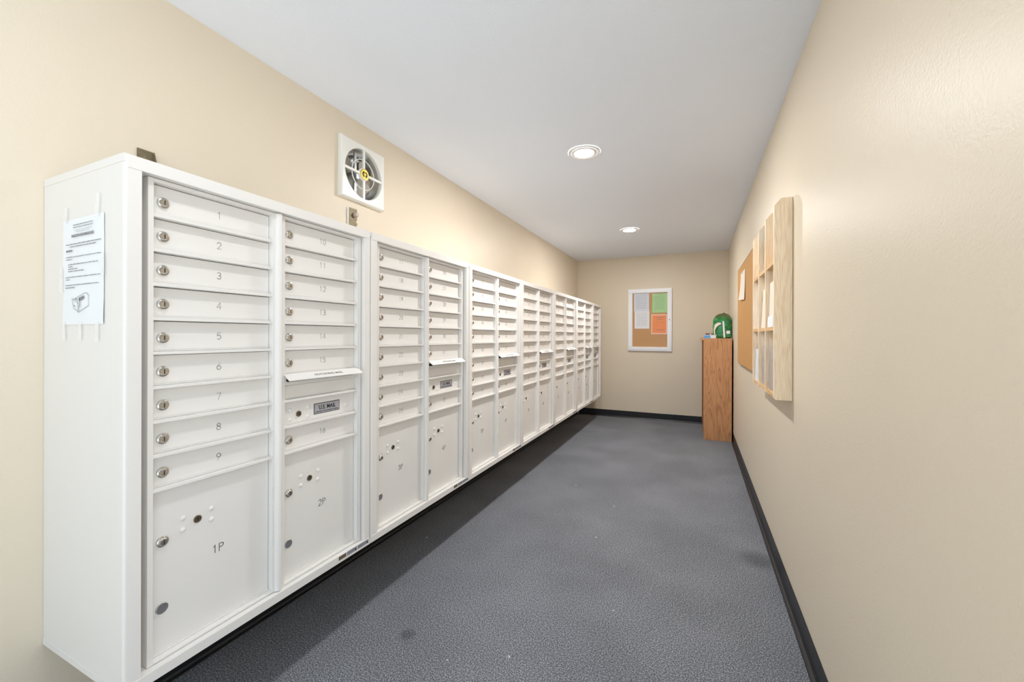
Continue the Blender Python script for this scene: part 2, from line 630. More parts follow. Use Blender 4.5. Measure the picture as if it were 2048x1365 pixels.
LOCK, KEYLOCK, RIVET, PLUG = lock_mesh(), keylock_mesh(), rivet_mesh(), plug_mesh()
ROW_H = RP - 0.008
_b = MB().use(M['cream'])
_b.cbox(-0.012, 0, 0.0012, CW - 0.0012, 0.0035, ROW_H - 0.0018, 0.0010)
_b.box(-0.002, 0.0035, 0.0012, CW - 0.0012, 0.0006, 0.0038)          # rolled lip along the bottom edge
DOOR = _b.mesh('mailbox_door')
PAR_H = (row_z(9) - PBOT)
_b = MB().use(M['cream'])
_b.cbox(-0.012, 0, 0.0012, CW - 0.0012, 0.0035, PAR_H - 0.0018, 0.0010)
_b.box(-0.002, 0.0035, 0.0012, CW - 0.0012, 0.0006, 0.0038)
PARCEL = _b.mesh('parcel_door')


def frame_mesh(yl, first, last, mid=None, left_w=0.012, right_w=0.019):
    """one master-door frame: stiles, head, sill and the rails between its doors"""
    b = MB().use(M['cream'])
    x0 = XF - 0.034
    yr = yl + CW
    zt, zb = 1.5640 - ZB, 0.3527 - ZB
    c = 0.0008
    b.cbox(x0, XF, yl - left_w, yl, zb, zt, c)
    b.cbox(x0, XF, yr, yr + right_w, zb, zt, c)
    b.cbox(x0, XF, yl, yr, ZTOP, zt, c)
    b.cbox(x0, XF, yl, yr, zb, PBOT, c)
    return b


def rail(b, yl, k):
    b.cbox(XF - 0.034, XF, yl, yl + CW, row_z(k), row_z(k) + 0.008, 0.0008)


def build_cabinet(name, label, y, cols, width, first_no, first_parcel, stickers, rivets=True):
    root = thing(name, label, 'mailbox', (XW, y, ZB), 'mailbox cabinets in a row along the left wall')
    wd = width - 0.0024
    oy0, oy1 = 0.0345, width - 0.0338         # opening in the collar
    oz0, oz1 = 0.3515 - ZB, 1.5655 - ZB
    # shell
    b = MB().use(M['cream'])
    b.box(0.001, DEP - 0.060, 0.004, wd - 0.004, 0.004, H - 0.004)
    b.build('cabinet_body', None, root)
    for ya, yb in ((0.0012, 0.0040), (wd - 0.0040, wd - 0.0012)):
        b = MB().use(M['cream'])
        b.box(0.001, DEP - 0.0582, ya, yb, 0.0150, H - 0.0190)
        b.build('side_panel', None, root)
    b = MB().use(M['cream'])
    b.box(0.001, DEP - 0.0005, 0.0, wd, H - 0.0190, H)
    b.build('top_cap', None, root)
    b = MB().use(M['cream'])
    b.box(0.001, DEP - 0.0005, 0.0, wd, 0.0, 0.0155)
    b.build('bottom_cap', None, root)
    # front collar: four members around the opening, jambs running back to the frames
    b = MB().use(M['cream'])
    xb = DEP - 0.058
    for ya, yb, rnd in ((0.0012, oy0, -1), (oy1, wd - 0.0012, 1)):
        n = 4
        rr = 0.006
        if rnd < 0:
            pts = [(xb, yb), (xb, ya), (DEP - rr, ya)] + \
                  [(DEP - rr + rr * math.sin(math.radians(a)), ya + rr - rr * math.cos(math.radians(a))) for a in (30, 60, 90)] + [(DEP, yb)]
        else:
            pts = [(xb, ya), (DEP, ya), (DEP, yb - rr)] + \
                  [(DEP - rr + rr * math.cos(math.radians(a)), yb - rr + rr * math.sin(math.radians(a))) for a in (30, 60, 90)] + [(xb, yb)]
        b.prism(pts, 'z', 0.0155, H - 0.0190)
    b.cbox(xb, DEP + 0.0006, oy0, oy1, oz1, H - 0.0192, 0.0006)
    b.cbox(DEP - 0.0004, DEP + 0.0012, 0.0072, wd - 0.0072, oz1, H - 0.0003, 0.0008)
    b.cbox(xb, DEP + 0.0006, oy0, oy1, 0.0157, oz0, 0.0006)
    b.cbox(DEP - 0.0004, DEP + 0.0012, 0.0072, wd - 0.0072, 0.0003, oz0, 0.0008)
    b.build('collar', None, root)

    no, par = first_no, first_parcel
    for ci, kind in enumerate(cols):
        yl = CL[0] if ci == 0 else CL[1]
        if len(cols) == 1:
            yl = 0.0664
            lw, rw = 0.012, max(0.012, oy1 - 0.004 - (yl + CW))
        else:
            lw, rw = (0.012, 0.010) if ci == 0 else (0.017, 0.019)
        fb = frame_mesh(yl, 0, 0, None, lw, rw)
        if ci == 0 and len(cols) == 2:
            # rounded astragal bead at the right edge of the left master door
            ya, yb2 = yl + CW + 0.007, yl + CW + 0.0245
            pts = [(XF - 0.02, ya), (XF, ya)] + \
                  [(XF + 0.013 * math.sin(math.radians(a)), yb2 - 0.003 - (yb2 - 0.003 - ya) * math.cos(math.radians(a))) for a in (15, 30, 45, 60, 75, 90)] + \
                  [(XF + 0.011, yb2), (XF - 0.02, yb2)]
            fb.prism(pts, 'z', 0.3540 - ZB, 1.5625 - ZB)
        rails = list(range(1, 10)) if kind == 'A' else [1, 2, 3, 4, 5, 6, 7, 8, 9]
        for k in rails:
            rail(fb, yl, k)
        fb.build('door_frame', None, root)
        rows = list(range(9)) if kind == 'A' else [0, 1, 2, 3, 4, 5, 8]
        for k in rows:
            d = place('mailbox_door', DOOR, root, (XD, yl, row_z(k + 1) + 0.008))
            d['label'] = 'mailbox door numbered %d' % no
            place('lock', LOCK, d, (0, 0.0268, ROW_H / 2 - 0.0045))
            place('number', number_mesh(str(no), 0.0185, 0.0015, M['engrave']), d, (0, CW / 2 + 0.006, ROW_H / 2))
            no += 1
        # parcel locker
        d = place('parcel_door', PARCEL, root, (XD, yl, PBOT))
        d['label'] = 'tall parcel locker door marked %dP' % par
        pz = ZB + PBOT
        place('lock', LOCK, d, (0, 0.0268, 0.6440 - pz))
        place('plug', PLUG, d, (0, 0.0262, 0.4740 - pz))
        place('key_lock', KEYLOCK, d, (0, 0.1080, 0.6690 - pz))
        for dy in (-0.035, 0.035):
            for dz in (-0.0155, 0.0155):
                place('rivet', RIVET, d, (0, 0.1085 + dy, 0.6695 + dz - pz))
        place('number', number_mesh('%dP' % par, 0.0210, 0.0017, M['engrave_dark']), d, (0, CW / 2 + 0.005, 0.5650 - pz))
        par += 1
        if kind == 'B':
            # outgoing mail slot
            z6, z7, z8 = row_z(6), row_z(7), row_z(8)
            b = MB().use(M['cream'])
            b.box(XD - 0.012, XD + 0.002, yl + 0.001, yl + CW - 0.001, z7 + 0.0085, z7 + 0.0530)
            b.cbox(XD - 0.012, XD + 0.010, yl + 0.001, yl + CW - 0.001, z7 + 0.0545, z6 - 0.0008, 0.0012)
            b.use(M['ink'])
            sz = z6 - 0.0135
            b.prism([(yl + 0.016 + 0.006 * math.cos(math.radians(a)), sz + 0.006 * math.sin(math.radians(a))) for a in (90, 135, 180, 225, 270)] +
                    [(yl + CW - 0.016 + 0.006 * math.cos(math.radians(a)), sz + 0.006 * math.sin(math.radians(a))) for a in (-90, -45, 0, 45, 90)],
                    'x', XD + 0.009, XD + 0.0112)
            b.build('mail_slot', None, root)
            # hinged flap, tilted down and out
            zf0, zf1 = 1.0450 - ZB, 1.0258 - ZB
            xf0, xf1 = XF + 0.0005, DEP + 0.0095
            ya, yb2 = yl - 0.004, yl + CW + 0.004
            b = MB().use(M['cream'])
            b.prism([(xf0, zf0), (xf1, zf1), (xf1 - 0.0010, zf1 - 0.0028), (xf0, zf0 - 0.0032)], 'y', ya, yb2)
            fl = b.build('flap', None, root)
            fl['label'] = 'outgoing mail slot flap'
            tm = text_mesh('OUTGOING MAIL', 0.0125, M['engrave_dark'], 0.0001, 0.0002, 1.25)
            ang = math.atan2(xf1 - xf0, zf0 - zf1)
            # letters lie on the sloping flap: baseline along y, up the slope
            up = Vector((xf0 - xf1, 0, zf0 - zf1)).normalized()
            right = Vector((0, 1, 0))
            nrm = right.cross(up)
            R = Matrix.Identity(4)
            for i in range(3):
                R[i][0], R[i][1], R[i][2] = right[i], up[i], nrm[i]
            mid_ = Vector(((xf0 + xf1) / 2, yl + CW / 2 + 0.008, (zf0 + zf1) / 2)) + nrm * 0.0003
            place('lettering', rotated(tm, R, 'lettering'), fl, mid_)
            # carrier's panel with plate
            b = MB().use(M['cream'])
            b.cbox(-0.012, 0, 0.0012, CW - 0.0012, 0.0035, ROW_H - 0.0018, 0.0010)
            b.box(-0.002, 0.0035, 0.0012, CW - 0.0012, 0.0006, 0.0038)
            p = b.build('carrier_panel', None, root, (XD, yl, z8 + 0.008))
            p['label'] = 'panel with a small U.S. MAIL plate'
            pz2 = ZB + z8 + 0.008
            place('key_lock', KEYLOCK, p, (0, 0.0640, 0.9035 - pz2))
            for (ry, rz) in ((0.0305, 0.9195), (0.0300, 0.8880), (0.1010, 0.9200), (0.0995, 0.8885), (0.2710, 0.9045)):
                place('rivet', RIVET, p, (0, ry, rz - pz2))
            py, pzc = 0.1825, 0.9088 - pz2
            b = MB().use(M['ink'])
            b.box(-0.0002, 0.0008, py - 0.0570, py + 0.0570, pzc - 0.0190, pzc + 0.0190)
            b.use(M['plate']).box(0.0004, 0.0011, py - 0.0548, py + 0.0548, pzc - 0.0168, pzc + 0.0168)
            pl = b.build('plate', None, p)
            t1 = rotated(text_mesh('U.S. MAIL', 0.0200, M['ink'], 0.0005, 0.0002, 0.92), ROT_PX, 'lettering')
            o = place('lettering', t1, p, (0.0012, py + 0.001, pzc + 0.0020))
            t2 = rotated(text_mesh('APPROVED BY THE POSTMASTER GENERAL', 0.0058, M['ink'], 0.0001, 0.0002, 0.90), ROT_PX, 'lettering')
            place('lettering', t2, p, (0.0012, py, pzc - 0.0118))
    # maker's stickers on the bottom collar
    for (a, b_, mk) in stickers:
        b = MB().use(M[mk])
        b.box(DEP + 0.0012, DEP + 0.0018, a, b_, 0.0105, 0.0242)
        if mk == 'sticker':
            b.use(M['plate'])
            yy = a + 0.003
            while yy < b_ - 0.006:
                ln = random.uniform(0.004, 0.009)
                for zz in (0.0205, 0.0165, 0.0130):
                    if random.random() < 0.75:
                        b.box(DEP + 0.0016, DEP + 0.0020, yy, min(yy + ln, b_ - 0.002), zz, zz + 0.0016)
                yy += ln + 0.002
            b.use(M['ink']).box(DEP + 0.0016, DEP + 0.0021, b_ - 0.009, b_ - 0.003, 0.0115, 0.0180)
        b.build('sticker', None, root)
    return root


STK = [(0.626, 0.661, 'sticker_brown'), (0.666, 0.714, 'sticker'), (0.719, 0.775, 'sticker')]
CAB_LABELS = [
    'nearest cream mailbox cabinet, doors 1 to 16, paper notice taped to its side',
    'cream mailbox cabinet with doors 17 to 32, standing under the wall fan',
    'cream mailbox cabinet, third along the row, doors 33 to 48',
    'cream mailbox cabinet, fourth along the row, doors 49 to 64',
    'cream mailbox cabinet, fifth along the row, doors 65 to 80',
    'last two-column cream mailbox cabinet, beside the narrow one at the far end',
]
for i in range(6):
    build_cabinet('mailbox_cabinet', CAB_LABELS[i], Y0 + i * PITCH, 'AB', PITCH, 1 + 16 * i, 1 + 2 * i, STK)
build_cabinet('mailbox_cabinet', 'narrow single-column cream mailbox cabinet at the far end of the row', Y0 + 6 * PITCH, 'B',
              0.465, 97, 13, [])

# ------------------------------------------------------------------ notice taped to the first cabinet's side
NY = Y0 + 0.0012
nt_ = thing('paper_notice', 'white printed notice with mailbox drawing taped on the cabinet side', 'notice', (-1.4045, NY, 1.1995))
gx, gz = 9, 12
vs, fs = [], []
for j in range(gz + 1):
    for i in range(gx + 1):
        x = -0.1075 + 0.215 * i / gx
        z = 0.270 * j / gz
        d = 0.0012 + 0.0010 * (1 + math.sin(i * 1.9 + j * 0.35) * math.cos(j * 0.8 + i * 0.3)) * (0.3 + 0.7 * (1 - j / gz))
        vs.append((x, -d, z))
for j in range(gz):
    for i in range(gx):
        a = j * (gx + 1) + i
        fs.append((a, a + 1, a + gx + 2, a + gx + 1))
b = MB().use(M['paper'])
b.add(vs, fs, True)
b.build('sheet', None, nt_)
TXD = -0.0042


def ticks(b, x0, x1, z, h, dens=0.85):
    """a line of print too small to read: letter-sized dashes grouped in words"""
    x = x0
    while x < x1:
        wl = random.randint(2, 8)
        for _ in range(wl):
            if x >= x1:
                break
            lw = random.uniform(0.0013, 0.0022)
            hh = h * random.choice((0.75, 1.0, 1.0))
            b.box(x, x + lw * dens, TXD - 0.0002, TXD, z, z + hh)
            x += lw + 0.0006
        x += 0.0018


b = MB().use(M['ink_grey'])
for (x0, x1, z, h) in ((-0.045, 0.057, 0.2520, 0.0026), (-0.045, 0.055, 0.2460, 0.0022), (-0.038, 0.05, 0.2390, 0.0010), (-0.03, 0.04, 0.2345, 0.0010),
                       (-0.084, 0.098, 0.2040, 0.0026), (-0.064, 0.074, 0.1975, 0.0026),
                       (-0.084, 0.098, 0.1715, 0.0024), (-0.084, -0.052, 0.1655, 0.0024),
                       (-0.072, 0.082, 0.1525, 0.0024), (-0.072, -0.046, 0.1470, 0.0024), (-0.072, -0.020, 0.1410, 0.0024), (-0.072, 0.014, 0.1350, 0.0024),
                       (-0.084, 0.096, 0.1200, 0.0024), (-0.084, -0.062, 0.1140, 0.0024),
                       (-0.086, 0.086, 0.0995, 0.0026), (-0.086, -0.036, 0.0930, 0.0026)):
    ticks(b, x0, x1, z, h)
b.build('print', None, nt_)
place('lettering', rotated(text_mesh('PARCEL/PACKAGE MAILBOXES', 0.0098, M['ink_grey'], 0.0002, 0.0002, 0.86), ROT_NY, 'lettering'),
      nt_, (0.004, TXD, 0.2255))
place('lettering', rotated(text_mesh('IMPORTANT:', 0.0064, M['ink_grey'], 0.0002, 0.0002, 0.9), ROT_NY, 'lettering'), nt_, (-0.066, TXD, 0.1885))
b = MB().use(M['ink_grey'])
# little mailbox drawing, coordinates in a 0..1 box
DX, DZ_, DSX, DSZ = -0.0610, 0.0225, 0.108, 0.060


def dr(pts, wd=0.0010):
    b.stroke([(DX + x * DSX, DZ_ + z * DSZ) for x, z in pts], wd, TXD - 0.0002, TXD + 0.0001, 'xz')


# drawn in the sheet's lower part (it is printed below the last line)
dr([(0.19, 0.30), (0.40, 0.16), (0.44, 0.30), (0.40, 0.45), (0.32, 0.62), (0.22, 0.70)])
dr([(0.19, 0.30), (0.13, 0.55), (0.10, 0.72), (0.16, 0.70), (0.24, 0.60)])
dr([(0.22, 0.70), (0.30, 0.72), (0.38, 0.66), (0.40, 0.50), (0.40, 0.16)])
dr([(0.25, 0.72), (0.72, 0.93), (0.82, 0.92), (0.90, 0.82), (0.91, 0.40), (0.40, 0.12)])
dr([(0.20, 0.42), (0.24, 0.40)], 0.0020)
dr([(0.48, 0.36), (0.48, 0.74)], 0.0022)
dr([(0.48, 0.68), (0.64, 0.75)], 0.0075)
b.build('drawing', None, nt_)
TAPES = [[(-0.121, 0.085), (-0.100, 0.082), (-0.100, 0.150), (-0.118, 0.150)], [(0.098, 0.118), (0.117, 0.118), (0.117, 0.170), (0.098, 0.170)]]
for (x, z0, z1, lean) in ((-0.086, 0.262, 0.303, 0.003), (0.080, 0.262, 0.318, 0.006), (-0.092, -0.040, 0.006, -0.004), (-0.006, -0.040, 0.006, 0.0), (0.080, -0.042, 0.006, 0.002)):
    TAPES.append([(x - 0.008, z0), (x + 0.008, z0), (x + 0.008 + lean, z1), (x - 0.008 + lean, z1)])
for pts in TAPES:
    b = MB().use(M['tape'])
    b.prism(pts, 'y', -0.0050, -0.0048)
    b.build('tape', None, nt_)

# ------------------------------------------------------------------ wall fan
fan = thing('wall_fan', 'square white wall exhaust fan with chrome duct and gold hub', 'fan', (XW, FANY, FANZ))
b = MB().use(M['fan_white'])
HW, TH, CB = 0.1545, 0.026, 0.009
n = 64


def sq(a, hw):
    c, s = math.cos(a), math.sin(a)
    k = hw / max(abs(c), abs(s))
    return c * k, s * k


rings = []
ang_list = sorted(set([2 * math.pi * i / n for i in range(n)]))
for (kind, hw, x) in (('s', HW, 0.0012), ('s', HW, TH - CB), ('s', HW - CB * 0.35, TH - CB * 0.25), ('s', HW - CB, TH), ('c', FANR, TH), ('c', FANR - 0.003, TH - 0.004), ('c', FANR - 0.003, 0.004)):
    ring = []
    for a in ang_list:
        if kind == 's':
            p, q = sq(a, hw)
        else:
            p, q = hw * math.cos(a), hw * math.sin(a)
        ring.append((x, p, q))
    rings.append(ring)
vs = [p for r in rings for p in r]
fs = []
for j in range(len(rings) - 1):
    for i in range(n):
        i2 = (i + 1) % n
        fs.append((j * n + i, j * n + i2, (j + 1) * n + i2, (j + 1) * n + i))
b.add(vs, fs)
b.build('front_frame', None, fan)
b = MB().use(M['mirror'])
b.lathe([(FANR + 0.001, 0.003), (FANR + 0.001, -0.055), (FANR - 0.012, -0.085), (0.105, -0.108)], (0, 0, 0), 'x', 48, cap0=False, cap1=False)
b.use(M['steel']).lathe([(0.105, -0.108), (0.002, -0.112)], (0, 0, 0), 'x', 48, cap0=False, cap1=False)
b.build('duct', None, fan)
for a in (90, 180, 270, 0):
    b = MB().use(M['fan_white'])
    ca, sa = math.cos(math.radians(a)), math.sin(math.radians(a))
    r0, r1, hw2 = 0.026, FANR + 0.002, 0.0062
    pts = [(r0 * ca - hw2 * sa, r0 * sa + hw2 * ca), (r0 * ca + hw2 * sa, r0 * sa - hw2 * ca),
           (r1 * ca + hw2 * sa, r1 * sa - hw2 * ca), (r1 * ca - hw2 * sa, r1 * sa + hw2 * ca)]
    b.prism(pts, 'x', TH - 0.010, TH - 0.002)
    b.build('spoke', None, fan)
b = MB().use(M['fan_white'])
b.lathe([(0.080, TH - 0.012), (0.080, TH - 0.007), (0.0765, TH - 0.007), (0.0765, TH - 0.012), (0.080, TH - 0.012)], (0, 0, 0), 'x', 48, cap0=False, cap1=False)
b.build('guard_ring', None, fan)
b = MB().use(M['fan_white'])
b.lathe([(0.034, TH - 0.012), (0.034, TH - 0.002), (0.031, TH)], (0, 0, 0), 'x', 32, cap0=True)
b.use(M['gold']).lathe([(0.029, TH + 0.0002), (0.029, TH + 0.003), (0.027, TH + 0.004), (0.019, TH + 0.003)], (0, 0, 0), 'x', 32, cap0=False, cap1=False)
b.use(M['ink']).lathe([(0.019, TH + 0.003), (0.0105, TH + 0.003)], (0, 0, 0), 'x', 32, cap0=False, cap1=False)
b.use(M['gold']).lathe([(0.0105, TH + 0.003), (0.0105, TH + 0.004), (0.0035, TH + 0.004)], (0, 0, 0), 'x', 24, cap0=False, cap1=False)
b.lathe([(0.0028, TH + 0.003), (0.0028, TH + 0.0045)], (0, 0, 0), 'x', 12)
b.use(M['gold']).box(TH + 0.003, TH + 0.0036, -0.006, 0.006, 0.0125, 0.0165)
b.box(TH + 0.003, TH + 0.0036, -0.006, 0.006, -0.0165, -0.0125)
hub = b.build('hub', None, fan)
hub['label'] = 'gold round emblem at the fan centre'
for k in range(4):
    b = MB().use(M['blade'])
    vs, fs = [], []
    na, nr = 7, 5
    for j in range(nr + 1):
        r = 0.022 + (0.104 - 0.022) * j / nr
        spread = 26 + 16 * math.sin(math.pi * j / nr)
        for i in range(na + 1):
            t = i / na - 0.5
            a = math.radians(90 * k + 40 + t * 2 * spread)
            vs.append((-0.045 + 0.040 * t, r * math.cos(a), r * math.sin(a)))
    for j in range(nr):
        for i in range(na):
            a0 = j * (na + 1) + i
            fs.append((a0, a0 + 1, a0 + na + 2, a0 + na + 1))
    b.add(vs, fs, True)
    b.build('blade', None, fan)
b = MB().use(M['steel'])
b.lathe([(0.026, -0.100), (0.026, -0.040), (0.022, -0.034)], (0, 0, 0), 'x', 24)
b.box(-0.026, -0.020, -0.0275, -0.0105, -FANR + 0.002, FANR - 0.002)
b.build('motor', None, fan)

# ------------------------------------------------------------------ old metal brackets above the cabinets
br = thing('wall_bracket', 'dull brown metal angle bracket on the wall above the nearest cabinet', 'bracket', (XW, 0.7145, 1.710))
b = MB().use(M['old_metal'])
b.box(0.001, 0.004, -0.0225, 0.0195, 0.0, 0.0625)
b.prism([(0.001, 0.0), (0.001, 0.0625), (0.006, 0.0625), (0.030, 0.0)], 'y', 0.0195, 0.0225)
b.build('plate', None, br)
br = thing('strap_plate', 'rusty metal strap with pale bolt on the wall below the fan', 'bracket', (XW, 1.586, 1.705))
b = MB().use(M['old_metal'])
pts = [(-0.030, 0.0), (0.030, 0.0), (0.028, 0.040), (0.034, 0.055), (0.024, 0.062), (0.031, 0.075), (0.031, 0.130), (-0.030, 0.128)]
b.prism(pts, 'x', 0.0008, 0.0042)
b.build('strap', None, br)
b = MB().use(M['fan_white'])
b.box(0.0008, 0.0070, -0.034, -0.0295, 0.0, 0.126)
b.build('flange', None, br)
b = MB().use(M['bolt'])
b.lathe([(0.0125, 0.0045), (0.0125, 0.020), (0.0095, 0.0235)], (0, 0.016, 0.098), 'x', 18)
b.build('bolt', None, br)

# ------------------------------------------------------------------ recessed ceiling lamps
for (x, y, lb) in ((-0.629, 2.462, 'round white recessed ceiling lamp, the nearer larger-looking one'),
                   (-0.612, 0.469, 'round white recessed ceiling lamp by the entrance, over the nearest cabinet'),
                   (-0.646, 4.455, 'round white recessed ceiling lamp near the far wall')):
    lp = thing('ceiling_lamp', lb, 'lamp', (x, y, ZC), 'recessed lamps in the ceiling')
    b = MB().use(M['trim_white'])
    b.lathe([(0.096, -0.0004), (0.0955, -0.0050), (0.0925, -0.0075), (0.0890, -0.0055), (0.0610, -0.0055), (0.0595, -0.0080)], (0, 0, 0), 'z', 48, cap0=False, cap1=False)
    b.build('trim_ring', None, lp)
    b = MB().use(M['lamp' if y > 1 else 'lamp_dim'])
    b.lathe([(0.0594, -0.0080), (0.045, -0.0080), (0.022, -0.0080), (0.0004, -0.0080)], (0, 0, 0), 'z', 40, cap0=False, cap1=False)
    lens = b.build('lens', None, lp)

# ------------------------------------------------------------------ glazed notice case on the far wall
case = thing('notice_case', 'white framed glazed notice case with cork back on the far wall', 'notice case', (-0.593, YB, 1.399))
x0, x1, z0, z1 = -0.290, 0.290, -0.436, 0.436
FWD = 0.057
b_specs = [(x0, x1, z1 - FWD, z1), (x0, x1, z0, z0 + FWD), (x0, x0 + FWD, z0 + FWD, z1 - FWD), (x1 - FWD, x1, z0 + FWD, z1 - FWD)]
for (a, c, d, e) in b_specs:
    b = MB().use(M['white_metal'])
    b.box(a, c, -0.030, -0.001, d, e)
    horizontal = (c - a) > (e - d)
    if horizontal:
        top = d > 0
        b.box(a + 0.006, c - 0.006, -0.038, -0.030, d + (0.006 if top else 0.018), e - (0.018 if top else 0.006))
    else:
        left = a < 0
        b.box(a + (0.018 if left else 0.006), c - (0.006 if left else 0.018), -0.038, -0.030, d + 0.0185 - FWD + 0.0385, e - 0.0005)
    b.build('frame_bar', None, case)
b = MB().use(M['cork'])
b.box(x0 + FWD - 0.002, x1 - FWD + 0.002, -0.008, -0.002, z0 + FWD - 0.002, z1 - FWD + 0.002)
b.build('cork_panel', None, case)
b = MB().use(M['glass'])
b.box(x0 + FWD - 0.004, x1 - FWD + 0.004, -0.0265, -0.0235, z0 + FWD - 0.004, z1 - FWD + 0.004)
b.build('glass_pane', None, case)
b = MB().use(M['chrome'])
b.lathe([(0.008, -0.038), (0.008, -0.043), (0.006, -0.045)], (x1 - 0.030, 0, 0.0), 'y', 14)
b.build('lock', None, case)


def pinned(name, label, m, xa, xb, za, zb, off, lines, ink, border=None, skew=0.0):
    o = thing(name, label, 'paper', ((xa + xb) / 2, YB - 0.0085, za), 'papers in the glazed notice case')
    wx = (xb - xa) / 2
    h = zb - za
    b = MB()
    if border:
        b.use(M[border]).prism([(-wx, 0), (wx, 0), (wx + skew, h), (-wx + skew, h)], 'y', -off - 0.0010, -off)
        b.use(M[m]).prism([(-wx + 0.011, 0.013), (wx - 0.011, 0.013), (wx - 0.011 + skew, h - 0.013), (-wx + 0.011 + skew, h - 0.013)], 'y', -off - 0.0016, -off - 0.0002)
    else:
        b.use(M[m]).prism([(-wx, 0), (wx, 0), (wx + skew, h), (-wx + skew, h)], 'y', -off - 0.0012, -off)
    b.build('sheet', None, o)
    b = MB().use(M[ink])
    for (fx0, fx1, fz, fh) in lines:
        xx = -wx + fx0 * 2 * wx
        xe = -wx + fx1 * 2 * wx
        while xx < xe:
            l = random.uniform(0.010, 0.028)
            b.box(xx, min(xx + l, xe), -off - 0.0020, -off - 0.0010, fz * h, fz * h + fh)
            xx += l + 0.005
    if lines:
        b.build('print', None, o)
    return o


body = [(0.14, 0.86, 0.90 - 0.062 * i, 0.0028) for i in range(13)]
pinned('pinned_paper', 'white sheet overlapping above another behind the case glass, upper left', 'paper_blue', -0.806, -0.602, 1.520, 1.774, 0.0030, body, 'ink_grey')
pinned('pinned_paper', 'lower white sheet behind the case glass, partly covered by the upper one', 'paper', -0.798, -0.598, 1.277, 1.536, 0.0005,
       [(0.12, 0.86, 0.86 - 0.05 * i, 0.0022) for i in range(15)], 'ink_grey')
pinned('pinned_paper', 'light green printed sheet behind the case glass', 'paper_green', -0.562, -0.3655, 1.500, 1.766, 0.0005,
       [(0.38, 0.75, 0.93, 0.004)] + [(0.20, 0.84, 0.84 - 0.055 * i, 0.0026) for i in range(13)], 'ink_grey', skew=0.004)
pinned('pinned_paper', 'orange printed sheet with pale border behind the case glass', 'paper_orange', -0.571, -0.3655, 1.200, 1.474, 0.0005,
       [(0.28, 0.80, 0.835, 0.008), (0.34, 0.74, 0.735, 0.007), (0.28, 0.84, 0.62, 0.003), (0.28, 0.5, 0.55, 0.003), (0.62, 0.84, 0.55, 0.003),
        (0.28, 0.46, 0.46, 0.003), (0.30, 0.80, 0.20, 0.008), (0.86, 0.93, 0.85, 0.008)], 'brochure_brown', border='paper_pink')
for (x, z) in ((-0.553, 1.755), (-0.371, 1.757)):
    b = MB().use(M['white_metal'])
    b.lathe([(0.008, 0.0), (0.008, -0.004), (0.004, -0.008)], (0, 0, 0), 'y', 12)
    o = b.build('push_pin', None, None, (x, YB - 0.0102, z))
    tag(o, 'white push pin in the top %s corner of the green sheet' % ('left' if x < -0.5 else 'right'), 'pin', 'push pins in the notice case')

# ------------------------------------------------------------------ oak bookcase in the far corner
BX0, BX1, BY0, BY1, BH = 0.080, 0.362, 5.108, 5.930, 1.149
bc = thing('oak_bookcase', 'tall narrow red oak bookcase against the right wall in the far corner', 'bookcase', ((BX0 + BX1) / 2, (BY0 + BY1) / 2, 0))
cx, cy = (BX0 + BX1) / 2, (BY0 + BY1) / 2


def bpart(name, m, *boxes):
    b = MB().use(M[m])
    for (a, c, d, e, f, g) in boxes:
        b.box(a - cx, c - cx, d - cy, e - cy, f, g)
    return b.build(name, None, bc)


bpart('side_panel', 'oak', (BX0, BX1, BY0, BY0 + 0.019, 0.001, BH - 0.001))
bpart('side_panel', 'oak', (BX0, BX1, BY1 - 0.019, BY1, 0.001, BH - 0.001))
bpart('top_board', 'oak', (BX0 - 0.026, BX1, BY0 + 0.0002, BY1, BH - 0.022, BH))
bpart('back_panel', 'oak_dark', (BX1 - 0.010, BX1 - 0.002, BY0 + 0.019, BY1 - 0.019, 0.02, BH - 0.022))
for z in (0.075, 0.43, 0.78):
    bpart('shelf', 'oak_dark', (BX0 + 0.004, BX1 - 0.010, BY0 + 0.019, BY1 - 0.019, z, z + 0.019))
bpart('kick_board', 'oak_dark', (BX0 + 0.010, BX0 + 0.028, BY0 + 0.019, BY1 - 0.019, 0.001, 0.075))
bpart('face_frame', 'oak_dark', (BX0 - 0.008, BX0, BY0 + 0.004, BY0 + 0.040, 0.075, BH - 0.022), (BX0 - 0.008, BX0, BY1 - 0.040, BY1, 0.06, BH - 0.022))

# green wrapped package standing on it
gp = thing('wrapped_package', 'green plastic wrapped package with white strip on top of the oak bookcase', 'package', (0.277, 5.33, BH + 0.0005))
b = MB().use(M['green_wrap'])
na, nz = 28, 16
vs, fs = [], []
for j in range(nz + 1):
    t = j / nz
    z = 0.290 * t
    if t < 0.06:
        k = 0.88 + 0.12 * (t / 0.06)
    elif t < 0.66:
        k = 1.0
    else:
        k = math.sqrt(max(0.0, 1 - ((t - 0.66) / 0.345) ** 2.3))
    for i in range(na):
        a = 2 * math.pi * i / na
        c, s_ = math.cos(a), math.sin(a)
        e = 0.62
        px = 0.098 * abs(c) ** e * (1 if c >= 0 else -1)
        py = 0.075 * abs(s_) ** e * (1 if s_ >= 0 else -1)
        wob = 1 + 0.035 * math.sin(3 * a + 9 * t) * t + 0.02 * math.sin(7 * a + 23 * t)
        sh = -0.012 if px < 0 and t > 0.75 else 0
        vs.append((px * k * wob, py * k * wob, z + 0.010 * math.sin(2 * a + 0.8) * t * t + sh * t))
for j in range(nz):
    for i in range(na):
        i2 = (i + 1) % na
        fs.append((j * na + i, j * na + i2, (j + 1) * na + i2, (j + 1) * na + i))
fs.append(tuple(range(na)))
fs.append(tuple(nz * na + i for i in range(na)))
b.add(vs, fs, True)
b.build('wrapper', None, gp)


